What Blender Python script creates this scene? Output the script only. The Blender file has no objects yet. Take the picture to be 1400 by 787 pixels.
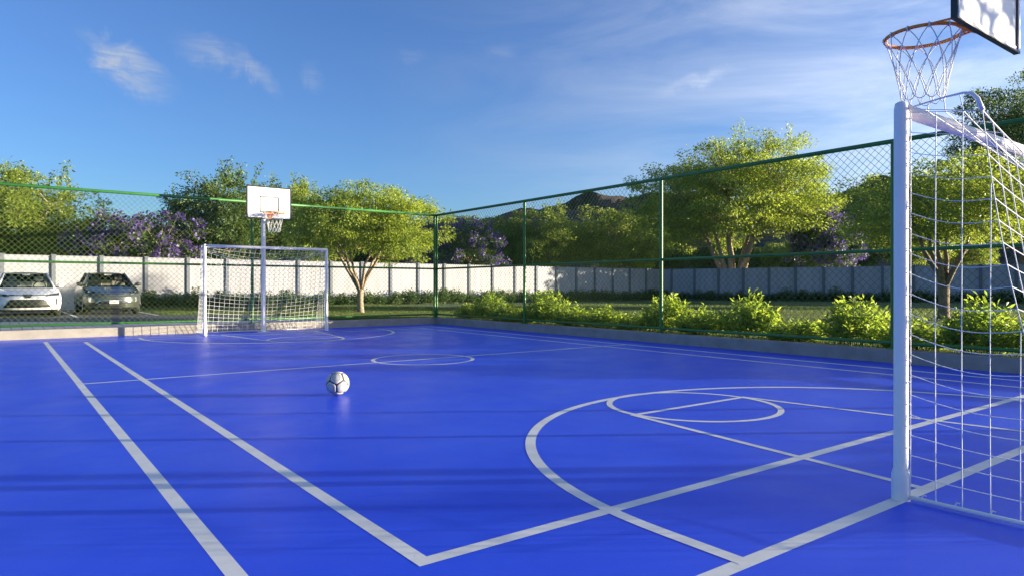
import bpy, bmesh, math, random
import numpy as np
from mathutils import Vector, Matrix
R = math.radians
PI = math.pi
sc = bpy.context.scene
C = sc.collection

# ------------------------------------------------------------------ camera
cam = bpy.data.objects.new('camera', bpy.data.cameras.new('camera'))
C.objects.link(cam); sc.camera = cam
cam.data.lens = 24.0; cam.data.sensor_width = 36.0
cam.data.clip_start = 0.05; cam.data.clip_end = 4000
cam.location = (0, 0, 1.1)
cam.rotation_euler = (R(90 - 0.12), 0, R(-36.87))

# ------------------------------------------------------------------ sky, sun, exposure
SUN_EL, SUN_AZ = 5.0, 124.0            # azimuth clockwise from +Y
world = bpy.data.worlds.new('World'); sc.world = world; world.use_nodes = True
nt = world.node_tree
def wn(t, **k):
    n = nt.nodes.new(t)
    for a, b in k.items(): setattr(n, a, b)
    return n
def wl(a, b): nt.links.new(a, b)
def wmath(op, a, b=None, c=None):
    n = wn('ShaderNodeMath', operation=op)
    for i, v in enumerate((a, b, c)):
        if v is None: continue
        if isinstance(v, (int, float)): n.inputs[i].default_value = v
        else: wl(v, n.inputs[i])
    return n.outputs[0]
bg = nt.nodes['Background']
sky = wn('ShaderNodeTexSky', sky_type='NISHITA', sun_disc=False)
sky.sun_elevation = R(SUN_EL); sky.sun_rotation = R(SUN_AZ)
sky.air_density = 0.95; sky.dust_density = 0.3; sky.ozone_density = 4.1
tc = wn('ShaderNodeTexCoord')
sep = wn('ShaderNodeSeparateXYZ'); wl(tc.outputs['Generated'], sep.inputs[0])
az = wmath('ARCTAN2', sep.outputs[0], sep.outputs[1])
el = wmath('ARCSINE', sep.outputs[2])
# wispy cirrus: streaky noise in azimuth / elevation
comb = wn('ShaderNodeCombineXYZ'); wl(az, comb.inputs[0]); wl(el, comb.inputs[1])
mp = wn('ShaderNodeMapping'); wl(comb.outputs[0], mp.inputs[0])
mp.inputs['Rotation'].default_value = (0, 0, R(-14)); mp.inputs['Scale'].default_value = (1.7, 7.0, 1)
nz = wn('ShaderNodeTexNoise'); wl(mp.outputs[0], nz.inputs['Vector'])
nz.inputs['Scale'].default_value = 1.6; nz.inputs['Detail'].default_value = 7; nz.inputs['Roughness'].default_value = 0.6; nz.inputs['Distortion'].default_value = 0.6
mr = wn('ShaderNodeMapRange', interpolation_type='SMOOTHSTEP'); wl(nz.outputs['Fac'], mr.inputs[0])
mr.inputs[1].default_value = 0.15; mr.inputs[2].default_value = 0.95; mr.inputs[3].default_value = 0.0; mr.inputs[4].default_value = 0.70
veil = mr.outputs[0]
# the thin cloud thickens toward the sun's side of the sky
dotn = wn('ShaderNodeVectorMath', operation='DOT_PRODUCT'); wl(tc.outputs['Generated'], dotn.inputs[0])
dotn.inputs[1].default_value = (math.sin(R(SUN_AZ)), math.cos(R(SUN_AZ)), 0)
side = wn('ShaderNodeMapRange'); wl(dotn.outputs['Value'], side.inputs[0])
side.inputs[1].default_value = -0.15; side.inputs[2].default_value = 0.60; side.inputs[3].default_value = 0.03; side.inputs[4].default_value = 1.0
veil = wmath('MULTIPLY', veil, side.outputs[0])
nz2 = wn('ShaderNodeTexNoise'); wl(comb.outputs[0], nz2.inputs['Vector'])
nz2.inputs['Scale'].default_value = 13; nz2.inputs['Detail'].default_value = 6; nz2.inputs['Roughness'].default_value = 0.62; nz2.inputs['Distortion'].default_value = 1.2
mpf = wn('ShaderNodeMapping'); wl(comb.outputs[0], mpf.inputs[0]); mpf.inputs['Rotation'].default_value = (0, 0, R(34)); mpf.inputs['Scale'].default_value = (9, 60, 1)
nzf = wn('ShaderNodeTexNoise'); wl(mpf.outputs[0], nzf.inputs['Vector']); nzf.inputs['Scale'].default_value = 1.5; nzf.inputs['Detail'].default_value = 6; nzf.inputs['Roughness'].default_value = 0.6; nzf.inputs['Distortion'].default_value = 1.0
fib = wn('ShaderNodeMapRange'); wl(nzf.outputs['Fac'], fib.inputs[0]); fib.inputs[1].default_value = 0.30; fib.inputs[2].default_value = 0.72; fib.inputs[3].default_value = 0.25; fib.inputs[4].default_value = 1.45
def wisp(a0, e0, la, le, rot, gain):
    """soft torn puff of cirrus at azimuth a0, elevation e0 (degrees)"""
    c, s = math.cos(R(rot)), math.sin(R(rot))
    da = wmath('SUBTRACT', az, R(a0)); de = wmath('SUBTRACT', el, R(e0))
    u = wmath('ADD', wmath('MULTIPLY', da, c / R(la)), wmath('MULTIPLY', de, s / R(la)))
    v = wmath('ADD', wmath('MULTIPLY', da, -s / R(le)), wmath('MULTIPLY', de, c / R(le)))
    wob = wmath('MULTIPLY', wmath('SUBTRACT', nz2.outputs['Fac'], 0.5), 2.8)
    r = wmath('SQRT', wmath('ADD', wmath('POWER', u, 2), wmath('POWER', wmath('ADD', v, wob), 2)))
    m = wn('ShaderNodeMapRange', interpolation_type='SMOOTHSTEP'); wl(r, m.inputs[0])
    m.inputs[1].default_value = 1.0; m.inputs[2].default_value = 0.0; m.inputs[3].default_value = 0; m.inputs[4].default_value = gain
    return wmath('MULTIPLY', wmath('MULTIPLY', m.outputs[0], fib.outputs[0]), wmath('ADD', wmath('MULTIPLY', nz2.outputs['Fac'], 1.1), 0.1))
cl = veil
for w in ((7.4, 15.7, 4.2, 1.5, -30, 0.95), (13.6, 17.1, 4.0, 1.7, -8, 0.50), (16.6, 16.2, 2.8, 1.0, -48, 0.46),
          (20.7, 16.4, 1.5, 1.2, -70, 0.28), (28.5, 18.4, 1.7, 0.9, -10, 0.13), (36.0, 19.0, 1.8, 0.8, 0, 0.12), (52, 16.2, 4.5, 0.8, 10, 0.30)):
    cl = wmath('ADD', cl, wisp(*w))
cl = wmath('MINIMUM', wmath('ADD', cl, 0.0), 0.85)
cmix = wn('ShaderNodeMix', data_type='RGBA'); wl(cl, cmix.inputs['Factor']); wl(sky.outputs[0], cmix.inputs['A'])
glow = wn('ShaderNodeMapRange', interpolation_type='SMOOTHSTEP'); wl(dotn.outputs['Value'], glow.inputs[0])
glow.inputs[1].default_value = -0.2; glow.inputs[2].default_value = 1.0; glow.inputs[3].default_value = 1.0; glow.inputs[4].default_value = 3.0
ccol = wn('ShaderNodeVectorMath', operation='SCALE'); ccol.inputs[0].default_value = (1.62, 1.70, 1.78); wl(glow.outputs[0], ccol.inputs['Scale'])
wl(ccol.outputs[0], cmix.inputs['B'])
hsv = wn('ShaderNodeHueSaturation'); hsv.inputs['Hue'].default_value = 0.513; hsv.inputs['Saturation'].default_value = 0.98; wl(cmix.outputs['Result'], hsv.inputs['Color'])
wl(hsv.outputs[0], bg.inputs[0]); bg.inputs[1].default_value = 0.104

sun = bpy.data.objects.new('sun', bpy.data.lights.new('sun', 'SUN')); C.objects.link(sun)
sun.data.energy = 4.5; sun.data.angle = R(0.4); sun.data.color = (1.0, 0.88, 0.66)
sd = Vector((math.sin(R(SUN_AZ)) * math.cos(R(SUN_EL)), math.cos(R(SUN_AZ)) * math.cos(R(SUN_EL)), math.sin(R(SUN_EL))))
sun.rotation_euler = sd.to_track_quat('Z', 'Y').to_euler(); sun.location = sd * 120

sc.render.engine = 'CYCLES'
vs = sc.view_settings
vs.view_transform = 'Standard'; vs.look = 'None'; vs.gamma = 1.0; vs.use_curve_mapping = False
vs.exposure = 1.85
sc.cycles.use_denoising = True
sc.cycles.max_bounces = 8; sc.cycles.transparent_max_bounces = 16
sc.cycles.sample_clamp_indirect = 6

# ------------------------------------------------------------------ materials
M = {}
def new_mat(name):
    m = bpy.data.materials.new(name); m.use_nodes = True
    M[name] = m
    return m, m.node_tree, m.node_tree.nodes['Principled BSDF']
def noise_ramp(t, scale, cols, detail=5, rough=0.6, coord='Object', vscale=(1, 1, 1), distort=0.0):
    tcn = t.nodes.new('ShaderNodeTexCoord'); mp_ = t.nodes.new('ShaderNodeMapping')
    t.links.new(tcn.outputs[coord], mp_.inputs[0]); mp_.inputs['Scale'].default_value = vscale
    n = t.nodes.new('ShaderNodeTexNoise'); t.links.new(mp_.outputs[0], n.inputs['Vector'])
    n.inputs['Scale'].default_value = scale; n.inputs['Detail'].default_value = detail; n.inputs['Roughness'].default_value = rough
    n.inputs['Distortion'].default_value = distort
    r = t.nodes.new('ShaderNodeValToRGB'); t.links.new(n.outputs['Fac'], r.inputs[0])
    e = r.color_ramp.elements
    while len(e) < len(cols): e.new(0.5)
    for i, (p, c) in enumerate(cols):
        e[i].position = p; e[i].color = (*c, 1)
    return n, r
def bump(t, b, src, strength, dist=0.01):
    bn = t.nodes.new('ShaderNodeBump'); bn.inputs['Strength'].default_value = strength; bn.inputs['Distance'].default_value = dist
    t.links.new(src, bn.inputs['Height']); t.links.new(bn.outputs[0], b.inputs['Normal'])
def mat(name, col, rough=0.5, metal=0.0, var=0.12, scale=6.0, bmp=0.0, bscale=60, spec=0.5, coord='Object'):
    m, t, b = new_mat(name)
    lo = tuple(c * (1 - var) for c in col); hi = tuple(min(1, c * (1 + var)) for c in col)
    n, r = noise_ramp(t, scale, [(0.3, lo), (0.7, hi)], coord=coord)
    t.links.new(r.outputs[0], b.inputs['Base Color'])
    b.inputs['Roughness'].default_value = rough; b.inputs['Metallic'].default_value = metal
    b.inputs['Specular IOR Level'].default_value = spec
    if bmp:
        n2, _ = noise_ramp(t, bscale, [(0, (0, 0, 0)), (1, (1, 1, 1))], coord=coord)
        bump(t, b, n2.outputs['Fac'], bmp)
    return m
def leaf_mat(name, cols, trans=0.35, tcol=None, rough=0.45, scale=1.1):
    m, t, b = new_mat(name)
    n, r = noise_ramp(t, scale, cols, detail=3)
    # per-leaf variation
    gi = t.nodes.new('ShaderNodeNewGeometry')
    hs = t.nodes.new('ShaderNodeHueSaturation')
    mrn = t.nodes.new('ShaderNodeMapRange'); t.links.new(gi.outputs['Random Per Island'], mrn.inputs[0])
    mrn.inputs[3].default_value = 0.65; mrn.inputs[4].default_value = 1.35
    t.links.new(mrn.outputs[0], hs.inputs['Value'])
    mh = t.nodes.new('ShaderNodeMapRange'); t.links.new(gi.outputs['Random Per Island'], mh.inputs[0])
    mh.inputs[3].default_value = 0.515; mh.inputs[4].default_value = 0.485
    t.links.new(mh.outputs[0], hs.inputs['Hue'])
    t.links.new(r.outputs[0], hs.inputs['Color'])
    t.links.new(hs.outputs[0], b.inputs['Base Color']); b.inputs['Roughness'].default_value = rough
    tr = t.nodes.new('ShaderNodeBsdfTranslucent')
    h2 = t.nodes.new('ShaderNodeHueSaturation'); t.links.new(hs.outputs[0], h2.inputs['Color'])
    h2.inputs['Hue'].default_value = 0.487; h2.inputs['Saturation'].default_value = 1.05; h2.inputs['Value'].default_value = 1.6
    t.links.new(h2.outputs[0], tr.inputs[0])
    mx = t.nodes.new('ShaderNodeMixShader'); mx.inputs[0].default_value = trans
    t.links.new(b.outputs[0], mx.inputs[1]); t.links.new(tr.outputs[0], mx.inputs[2])
    t.links.new(mx.outputs[0], t.nodes['Material Output'].inputs[0])
    return m

# court acrylic
m, t, b = new_mat('court_blue')
n, r = noise_ramp(t, 0.55, [(0.25, (0.020, 0.066, 0.70)), (0.75, (0.032, 0.100, 0.86))], detail=8, rough=0.65)
nf, rf = noise_ramp(t, 260, [(0.3, (0.8, 0.8, 0.8)), (0.7, (1.12, 1.12, 1.12))], detail=2)
mu = t.nodes.new('ShaderNodeMix'); mu.data_type = 'RGBA'; mu.blend_type = 'MULTIPLY'; mu.inputs['Factor'].default_value = 0.55
t.links.new(r.outputs[0], mu.inputs['A']); t.links.new(rf.outputs[0], mu.inputs['B'])
nd, rd_ = noise_ramp(t, 2.3, [(0.50, (0, 0, 0)), (0.78, (0.10, 0.10, 0.10))], detail=10, rough=0.78, distort=0.8)
ns, rs_ = noise_ramp(t, 3.2, [(0.62, (0, 0, 0)), (0.70, (0.09, 0.09, 0.09))], detail=5, rough=0.6, vscale=(1.0, 9.0, 1.0), distort=2.0)
ad_ = t.nodes.new('ShaderNodeMath'); ad_.operation = 'MAXIMUM'; t.links.new(rd_.outputs[0], ad_.inputs[0]); t.links.new(rs_.outputs[0], ad_.inputs[1])
du = t.nodes.new('ShaderNodeMix'); du.data_type = 'RGBA'; t.links.new(ad_.outputs[0], du.inputs['Factor'])
t.links.new(mu.outputs['Result'], du.inputs['A']); du.inputs['B'].default_value = (0.16, 0.20, 0.62, 1)
t.links.new(du.outputs['Result'], b.inputs['Base Color'])
n3, r3 = noise_ramp(t, 1.6, [(0.3, (0.30, 0.30, 0.30)), (0.7, (0.42, 0.42, 0.42))], detail=7)
t.links.new(r3.outputs[0], b.inputs['Roughness']); b.inputs['Specular IOR Level'].default_value = 0.19
bump(t, b, nf.outputs['Fac'], 0.10, 0.002)
# line paint, a bit worn
m, t, b = new_mat('line_paint')
n, r = noise_ramp(t, 3.0, [(0.25, (0.60, 0.585, 0.54)), (0.55, (0.78, 0.765, 0.70)), (0.8, (0.84, 0.82, 0.76))], detail=9, rough=0.7)
nc, rc_ = noise_ramp(t, 16, [(0.27, (0.75, 0.75, 0.75)), (0.36, (0, 0, 0))], detail=10, rough=0.75)
cm = t.nodes.new('ShaderNodeMix'); cm.data_type = 'RGBA'; t.links.new(rc_.outputs[0], cm.inputs['Factor'])
t.links.new(r.outputs[0], cm.inputs['A']); cm.inputs['B'].default_value = (0.10, 0.14, 0.52, 1)
t.links.new(cm.outputs['Result'], b.inputs['Base Color']); b.inputs['Roughness'].default_value = 0.5
n2, _ = noise_ramp(t, 240, [(0, (0, 0, 0)), (1, (1, 1, 1))], detail=2); bump(t, b, n2.outputs['Fac'], 0.1, 0.002)

mat('kerb_concrete', (0.31, 0.28, 0.235), 0.85, var=0.18, scale=3, bmp=0.4, bscale=70)
mat('goal_white', (0.87, 0.81, 0.74), 0.30, var=0.03)
mat('net_cord', (0.82, 0.80, 0.75), 0.8, var=0.06)
mat('fence_green', (0.034, 0.16, 0.026), 0.42, var=0.15, scale=4)
mat('wire_green', (0.12, 0.18, 0.045), 0.5, var=0.1)
mat('wall_white', (0.40, 0.395, 0.42), 0.75, var=0.07, scale=0.9, bmp=0.15, bscale=25)
def streaks(m):
    t = m.node_tree; b = t.nodes['Principled BSDF']; src = b.inputs['Base Color'].links[0].from_socket
    n, r = noise_ramp(t, 2.0, [(0.42, (0, 0, 0)), (0.75, (0.55, 0.55, 0.55))], detail=7, rough=0.65, vscale=(2.2, 2.2, 0.16))
    oi = t.nodes.new('ShaderNodeObjectInfo'); mrn = t.nodes.new('ShaderNodeMapRange'); t.links.new(oi.outputs['Random'], mrn.inputs[0])
    mrn.inputs[3].default_value = 0.92; mrn.inputs[4].default_value = 1.06
    mp_ = [q for q in t.nodes if q.type == 'MAPPING'][-1]
    va = t.nodes.new('ShaderNodeCombineXYZ'); mm = t.nodes.new('ShaderNodeMath'); mm.operation = 'MULTIPLY'; mm.inputs[1].default_value = 40
    t.links.new(oi.outputs['Random'], mm.inputs[0]); t.links.new(mm.outputs[0], va.inputs[0]); t.links.new(va.outputs[0], mp_.inputs['Location'])
    mx = t.nodes.new('ShaderNodeMix'); mx.data_type = 'RGBA'; t.links.new(r.outputs[0], mx.inputs['Factor']); t.links.new(src, mx.inputs['A']); mx.inputs['B'].default_value = (0.24, 0.235, 0.22, 1)
    hs = t.nodes.new('ShaderNodeHueSaturation'); t.links.new(mrn.outputs[0], hs.inputs['Value']); t.links.new(mx.outputs['Result'], hs.inputs['Color'])
    t.links.new(hs.outputs[0], b.inputs['Base Color'])
streaks(M['wall_white'])
mat('wall_post', (0.15, 0.165, 0.19), 0.8, var=0.08, scale=2)
mat('board_white', (0.80, 0.79, 0.75), 0.45, var=0.03)
mat('board_black', (0.012, 0.012, 0.014), 0.4)
mat('rim_orange', (0.85, 0.24, 0.025), 0.4, var=0.08)
mat('galvanised', (0.55, 0.55, 0.55), 0.4, 0.6)
mat('bark', (0.20, 0.145, 0.095), 0.9, var=0.4, scale=9, bmp=0.8, bscale=22)
mat('bark_pale', (0.33, 0.25, 0.17), 0.9, var=0.35, scale=9, bmp=0.8, bscale=22)
mat('stem_green', (0.10, 0.13, 0.04), 0.7)
mat('rubber', (0.018, 0.018, 0.018), 0.8)
mat('black_plastic', (0.012, 0.012, 0.013), 0.45)
mat('rim_alloy', (0.45, 0.45, 0.46), 0.3, 0.8)
mat('chrome', (0.75, 0.75, 0.75), 0.12, 1.0, var=0.02)
mat('plate_white', (0.74, 0.72, 0.66), 0.5, var=0.03)
mat('plate_ink', (0.05, 0.05, 0.06), 0.6)
mat('seat_beige', (0.50, 0.40, 0.28), 0.8)
mat('seat_light', (0.60, 0.56, 0.50), 0.8)
mat('dash_dark', (0.03, 0.03, 0.035), 0.7)
mat('hill_rock', (0.06, 0.045, 0.04), 0.95, var=0.3)
for nm, col in (('paint_white', (0.72, 0.73, 0.75)), ('paint_grey', (0.085, 0.095, 0.078))):
    m = mat(nm, col, 0.28, 0.0 if nm == 'paint_white' else 0.55, var=0.02)
    pb = m.node_tree.nodes['Principled BSDF']; pb.inputs['Coat Weight'].default_value = 0.8; pb.inputs['Coat Roughness'].default_value = 0.05
def glass_mat(name, tint, fac):
    m, t, b = new_mat(name)
    b.inputs['Base Color'].default_value = (0.01, 0.012, 0.014, 1); b.inputs['Roughness'].default_value = 0.03
    tp = t.nodes.new('ShaderNodeBsdfTransparent'); tp.inputs[0].default_value = (*tint, 1)
    mx = t.nodes.new('ShaderNodeMixShader')
    fr = t.nodes.new('ShaderNodeFresnel'); fr.inputs[0].default_value = 1.5
    ad = t.nodes.new('ShaderNodeMath'); ad.operation = 'ADD'; t.links.new(fr.outputs[0], ad.inputs[0]); ad.inputs[1].default_value = fac
    t.links.new(ad.outputs[0], mx.inputs[0]); t.links.new(tp.outputs[0], mx.inputs[1]); t.links.new(b.outputs[0], mx.inputs[2])
    t.links.new(mx.outputs[0], t.nodes['Material Output'].inputs[0])
glass_mat('car_glass', (0.75, 0.82, 0.82), 0.10)
glass_mat('lamp_glass', (0.85, 0.87, 0.9), 0.12)
mat('lamp_inner', (0.62, 0.64, 0.67), 0.15, 0.7)
# ball skin
mat('ball_white', (0.52, 0.51, 0.48), 0.38, var=0.07, scale=30)
mat('ball_seam', (0.05, 0.04, 0.035), 0.6)
mat('ball_ink', (0.22, 0.21, 0.23), 0.5)
# ground materials
m, t, b = new_mat('lawn_green')
n, r = noise_ramp(t, 0.45, [(0.25, (0.055, 0.105, 0.022)), (0.5, (0.095, 0.15, 0.032)), (0.8, (0.15, 0.175, 0.05))], detail=9, rough=0.7)
t.links.new(r.outputs[0], b.inputs['Base Color']); b.inputs['Roughness'].default_value = 0.9
n2, _ = noise_ramp(t, 45, [(0, (0, 0, 0)), (1, (1, 1, 1))], detail=4); bump(t, b, n2.outputs['Fac'], 1.0, 0.08)
mat('asphalt', (0.060, 0.064, 0.075), 0.85, var=0.25, scale=1.2, bmp=0.5, bscale=120)
m, t, b = new_mat('paver')
tcn = t.nodes.new('ShaderNodeTexCoord'); bk = t.nodes.new('ShaderNodeTexBrick'); t.links.new(tcn.outputs['Object'], bk.inputs['Vector'])
bk.inputs['Scale'].default_value = 1; bk.inputs['Brick Width'].default_value = 0.2; bk.inputs['Row Height'].default_value = 0.2; bk.offset = 0.0
bk.inputs['Mortar Size'].default_value = 0.008; bk.inputs['Color1'].default_value = (0.46, 0.44, 0.42, 1); bk.inputs['Color2'].default_value = (0.56, 0.54, 0.51, 1)
bk.inputs['Mortar'].default_value = (0.10, 0.10, 0.10, 1)
t.links.new(bk.outputs['Color'], b.inputs['Base Color']); b.inputs['Roughness'].default_value = 0.85
bump(t, b, bk.outputs['Fac'], -0.5, 0.01)
m, t, b = new_mat('hill')
n, r = noise_ramp(t, 0.016, [(0.30, (0.030, 0.042, 0.026)), (0.5, (0.065, 0.056, 0.046)), (0.68, (0.17, 0.092, 0.060))], detail=9, rough=0.72)
t.links.new(r.outputs[0], b.inputs['Base Color']); b.inputs['Roughness'].default_value = 1.0
n2, _ = noise_ramp(t, 0.09, [(0, (0, 0, 0)), (1, (1, 1, 1))], detail=8, rough=0.75); bump(t, b, n2.outputs['Fac'], 1.0, 6.0)

# leaves
leaf_mat('leaf_bright', [(0.25, (0.155, 0.225, 0.036)), (0.55, (0.245, 0.320, 0.048)), (0.80, (0.335, 0.400, 0.066))], 0.46, scale=1.1)
leaf_mat('leaf_mid', [(0.25, (0.118, 0.180, 0.034)), (0.55, (0.200, 0.265, 0.044)), (0.80, (0.285, 0.340, 0.060))], 0.43, scale=1.1)
leaf_mat('leaf_dark', [(0.25, (0.055, 0.100, 0.030)), (0.60, (0.105, 0.165, 0.038)), (0.85, (0.175, 0.220, 0.048))], 0.38, scale=1.1)
leaf_mat('leaf_shrub', [(0.25, (0.140, 0.225, 0.030)), (0.55, (0.215, 0.300, 0.042)), (0.80, (0.315, 0.385, 0.060))], 0.62, scale=3)
leaf_mat('leaf_hedge', [(0.25, (0.034, 0.075, 0.021)), (0.60, (0.067, 0.121, 0.025)), (0.85, (0.109, 0.161, 0.034))], 0.3, scale=3)
leaf_mat('blossom', [(0.25, (0.075, 0.042, 0.17)), (0.55, (0.14, 0.085, 0.27)), (0.80, (0.25, 0.17, 0.38))], 0.35, scale=2.0)
leaf_mat('grass_blade', [(0.25, (0.075, 0.13, 0.022)), (0.55, (0.115, 0.165, 0.03)), (0.8, (0.18, 0.20, 0.05))], 0.4, scale=0.6)

# ------------------------------------------------------------------ mesh helpers
class MB:
    def __init__(s): s.v = []; s.f = []; s.m = []
    def add(s, vs, fs, mi=0):
        o = len(s.v); s.v.extend(tuple(p) for p in vs); s.f.extend(tuple(i + o for i in f) for f in fs); s.m.extend([mi] * len(fs)); return s
    def box(s, x0, x1, y0, y1, z0, z1, mi=0):
        v = [(x, y, z) for z in (z0, z1) for y in (y0, y1) for x in (x0, x1)]
        return s.add(v, [(0, 2, 3, 1), (4, 5, 7, 6), (0, 1, 5, 4), (2, 6, 7, 3), (0, 4, 6, 2), (1, 3, 7, 5)], mi)
    def cbox(s, x0, x1, y0, y1, z0, z1, c, mi=0):
        """box with chamfered edges"""
        bm = bmesh.new(); bmesh.ops.create_cube(bm, size=1)
        for v in bm.verts:
            v.co = Vector((x0 + (v.co.x + .5) * (x1 - x0), y0 + (v.co.y + .5) * (y1 - y0), z0 + (v.co.z + .5) * (z1 - z0)))
        bmesh.ops.bevel(bm, geom=bm.edges[:], offset=c, segments=2, affect='EDGES', profile=0.5)
        bm.verts.index_update()
        s.add([v.co[:] for v in bm.verts], [[v.index for v in f.verts] for f in bm.faces], mi); bm.free(); return s
    def tube(s, pts, r, n=8, caps=True, closed=False, mi=0):
        pts = [Vector(p) for p in pts]; k = len(pts)
        rs = r if isinstance(r, (list, tuple)) else [r] * k
        vs = []; up = None
        for i, p in enumerate(pts):
            if closed: d = pts[(i + 1) % k] - pts[i - 1]
            else: d = pts[min(i + 1, k - 1)] - pts[max(i - 1, 0)]
            if d.length < 1e-9: d = Vector((0, 0, 1))
            d.normalize()
            if up is None:
                up = Vector((0, 0, 1)) if abs(d.z) < 0.9 else Vector((1, 0, 0))
            a = d.cross(up)
            if a.length < 1e-6: a = d.orthogonal()
            a.normalize(); up = a.cross(d)
            for j in range(n):
                th = 2 * PI * (j + .5) / n
                vs.append(p + (a * math.cos(th) + up * math.sin(th)) * rs[i])
        fs = []
        for i in range(k if closed else k - 1):
            q = (i + 1) % k
            for j in range(n):
                fs.append((i * n + j, i * n + (j + 1) % n, q * n + (j + 1) % n, q * n + j))
        if caps and not closed:
            fs.append(tuple(range(n - 1, -1, -1))); fs.append(tuple((k - 1) * n + j for j in range(n)))
        return s.add(vs, fs, mi)
    def lathe(s, prof, n=24, axis='z', at=(0, 0, 0), mi=0):
        vs = []; at = Vector(at)
        for r_, h_ in prof:
            for j in range(n):
                th = 2 * PI * j / n; a, b_ = r_ * math.cos(th), r_ * math.sin(th)
                p = {'z': (a, b_, h_), 'y': (a, h_, b_), 'x': (h_, a, b_)}[axis]
                vs.append(at + Vector(p))
        fs = [(i * n + j, i * n + (j + 1) % n, (i + 1) * n + (j + 1) % n, (i + 1) * n + j) for i in range(len(prof) - 1) for j in range(n)]
        return s.add(vs, fs, mi)
    def grid(s, rows, mi=0, flip=False):
        a, b_ = len(rows), len(rows[0])
        vs = [p for row in rows for p in row]
        fs = [(i * b_ + j, i * b_ + j + 1, (i + 1) * b_ + j + 1, (i + 1) * b_ + j) for i in range(a - 1) for j in range(b_ - 1)]
        if flip: fs = [f[::-1] for f in fs]
        return s.add(vs, fs, mi)
    def prism(s, poly, z0, z1, mi=0, plane='xy'):
        n = len(poly)
        def P(a, b_, c): return (a, b_, c) if plane == 'xy' else (a, c, b_)
        vs = [P(x, y, z0) for x, y in poly] + [P(x, y, z1) for x, y in poly]
        fs = [tuple(range(n - 1, -1, -1)), tuple(range(n, 2 * n))] + [(i, (i + 1) % n, n + (i + 1) % n, n + i) for i in range(n)]
        return s.add(vs, fs, mi)
    def mesh(s, name, mats, smooth=False):
        me = bpy.data.meshes.new(name); me.from_pydata([tuple(v) for v in s.v], [], s.f); me.validate()
        for q in (mats if isinstance(mats, (list, tuple)) else [mats]): me.materials.append(M[q])
        if any(s.m) and len(s.m) == len(me.polygons): me.polygons.foreach_set('material_index', s.m)
        if smooth: me.polygons.foreach_set('use_smooth', [True] * len(me.polygons))
        me.update(); return me
    def build(s, name, mats, parent=None, smooth=False, loc=(0, 0, 0), fix=True):
        me = s.mesh(name, mats, smooth)
        if fix:
            bm = bmesh.new(); bm.from_mesh(me); bmesh.ops.recalc_face_normals(bm, faces=bm.faces[:]); bm.to_mesh(me); bm.free()
        return link(name, me, parent, loc)
def link(name, me, parent=None, loc=(0, 0, 0)):
    o = bpy.data.objects.new(name, me); C.objects.link(o); o.location = loc
    if parent: o.parent = parent
    return o
def sharp(o, ang=35):
    o.data.polygons.foreach_set('use_smooth', [True] * len(o.data.polygons))
    md = o.modifiers.new('weighted', 'EDGE_SPLIT'); md.split_angle = R(ang)
    return o
def tag(o, label=None, cat=None, group=None, kind=None):
    if label: o['label'] = label
    if cat: o['category'] = cat
    if group: o['group'] = group
    if kind: o['kind'] = kind
    return o
def thing(name, label, cat, loc=(0, 0, 0), rz=0.0, group=None, scale=1.0):
    o = bpy.data.objects.new(name, None); C.objects.link(o); o.location = loc; o.rotation_euler = (0, 0, rz)
    o.scale = (scale,) * 3 if isinstance(scale, (int, float)) else scale
    o.empty_display_size = 0.2
    return tag(o, label, cat, group)
def np_mesh(name, verts, faces, mats, midx=None):
    """fast mesh from numpy arrays; all faces the same size"""
    me = bpy.data.meshes.new(name); nv, (nf_, k) = len(verts), faces.shape
    me.vertices.add(nv); me.vertices.foreach_set('co', verts.astype(np.float32).ravel())
    me.loops.add(nf_ * k); me.loops.foreach_set('vertex_index', faces.astype(np.int32).ravel())
    me.polygons.add(nf_); me.polygons.foreach_set('loop_start', np.arange(0, nf_ * k, k, dtype=np.int32))
    for q in mats: me.materials.append(M[q])
    if midx is not None: me.polygons.foreach_set('material_index', midx.astype(np.int32))
    me.update(calc_edges=True); return me

# camera-space helper used only to work out where things stand from the perspective survey
FW, RT = Vector((0.6, 0.8)), Vector((0.8, -0.6))
def stand(px, depth):
    """ground position of something at that bearing and distance ahead"""
    p = FW * depth + RT * (depth * (px - 700) / 933.3)
    return p.x, p.y
def height(py, depth): return 1.1 + (391.5 - py) / 933.3 * depth

# ------------------------------------------------------------------ terrain and ground
GZ = 0.15                                   # level of lawn and driveway outside the court
KX, KY = 10.3, 17.5                         # inner faces of the kerbs
CX0, CY0 = -9.0, -9.0
bmg = MB()
big = 900
xs = [-big, CX0 - .2, KX + .1, big]; ys = [-big, CY0 - .2, KY + .1, big]
for i in range(3):
    for j in range(3):
        if i == 1 and j == 1: continue
        bmg.add([(xs[i], ys[j], GZ), (xs[i + 1], ys[j], GZ), (xs[i + 1], ys[j + 1], GZ), (xs[i], ys[j + 1], GZ)], [(0, 1, 2, 3)])
tag(bmg.build('lawn', 'lawn_green'), kind='structure')

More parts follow.
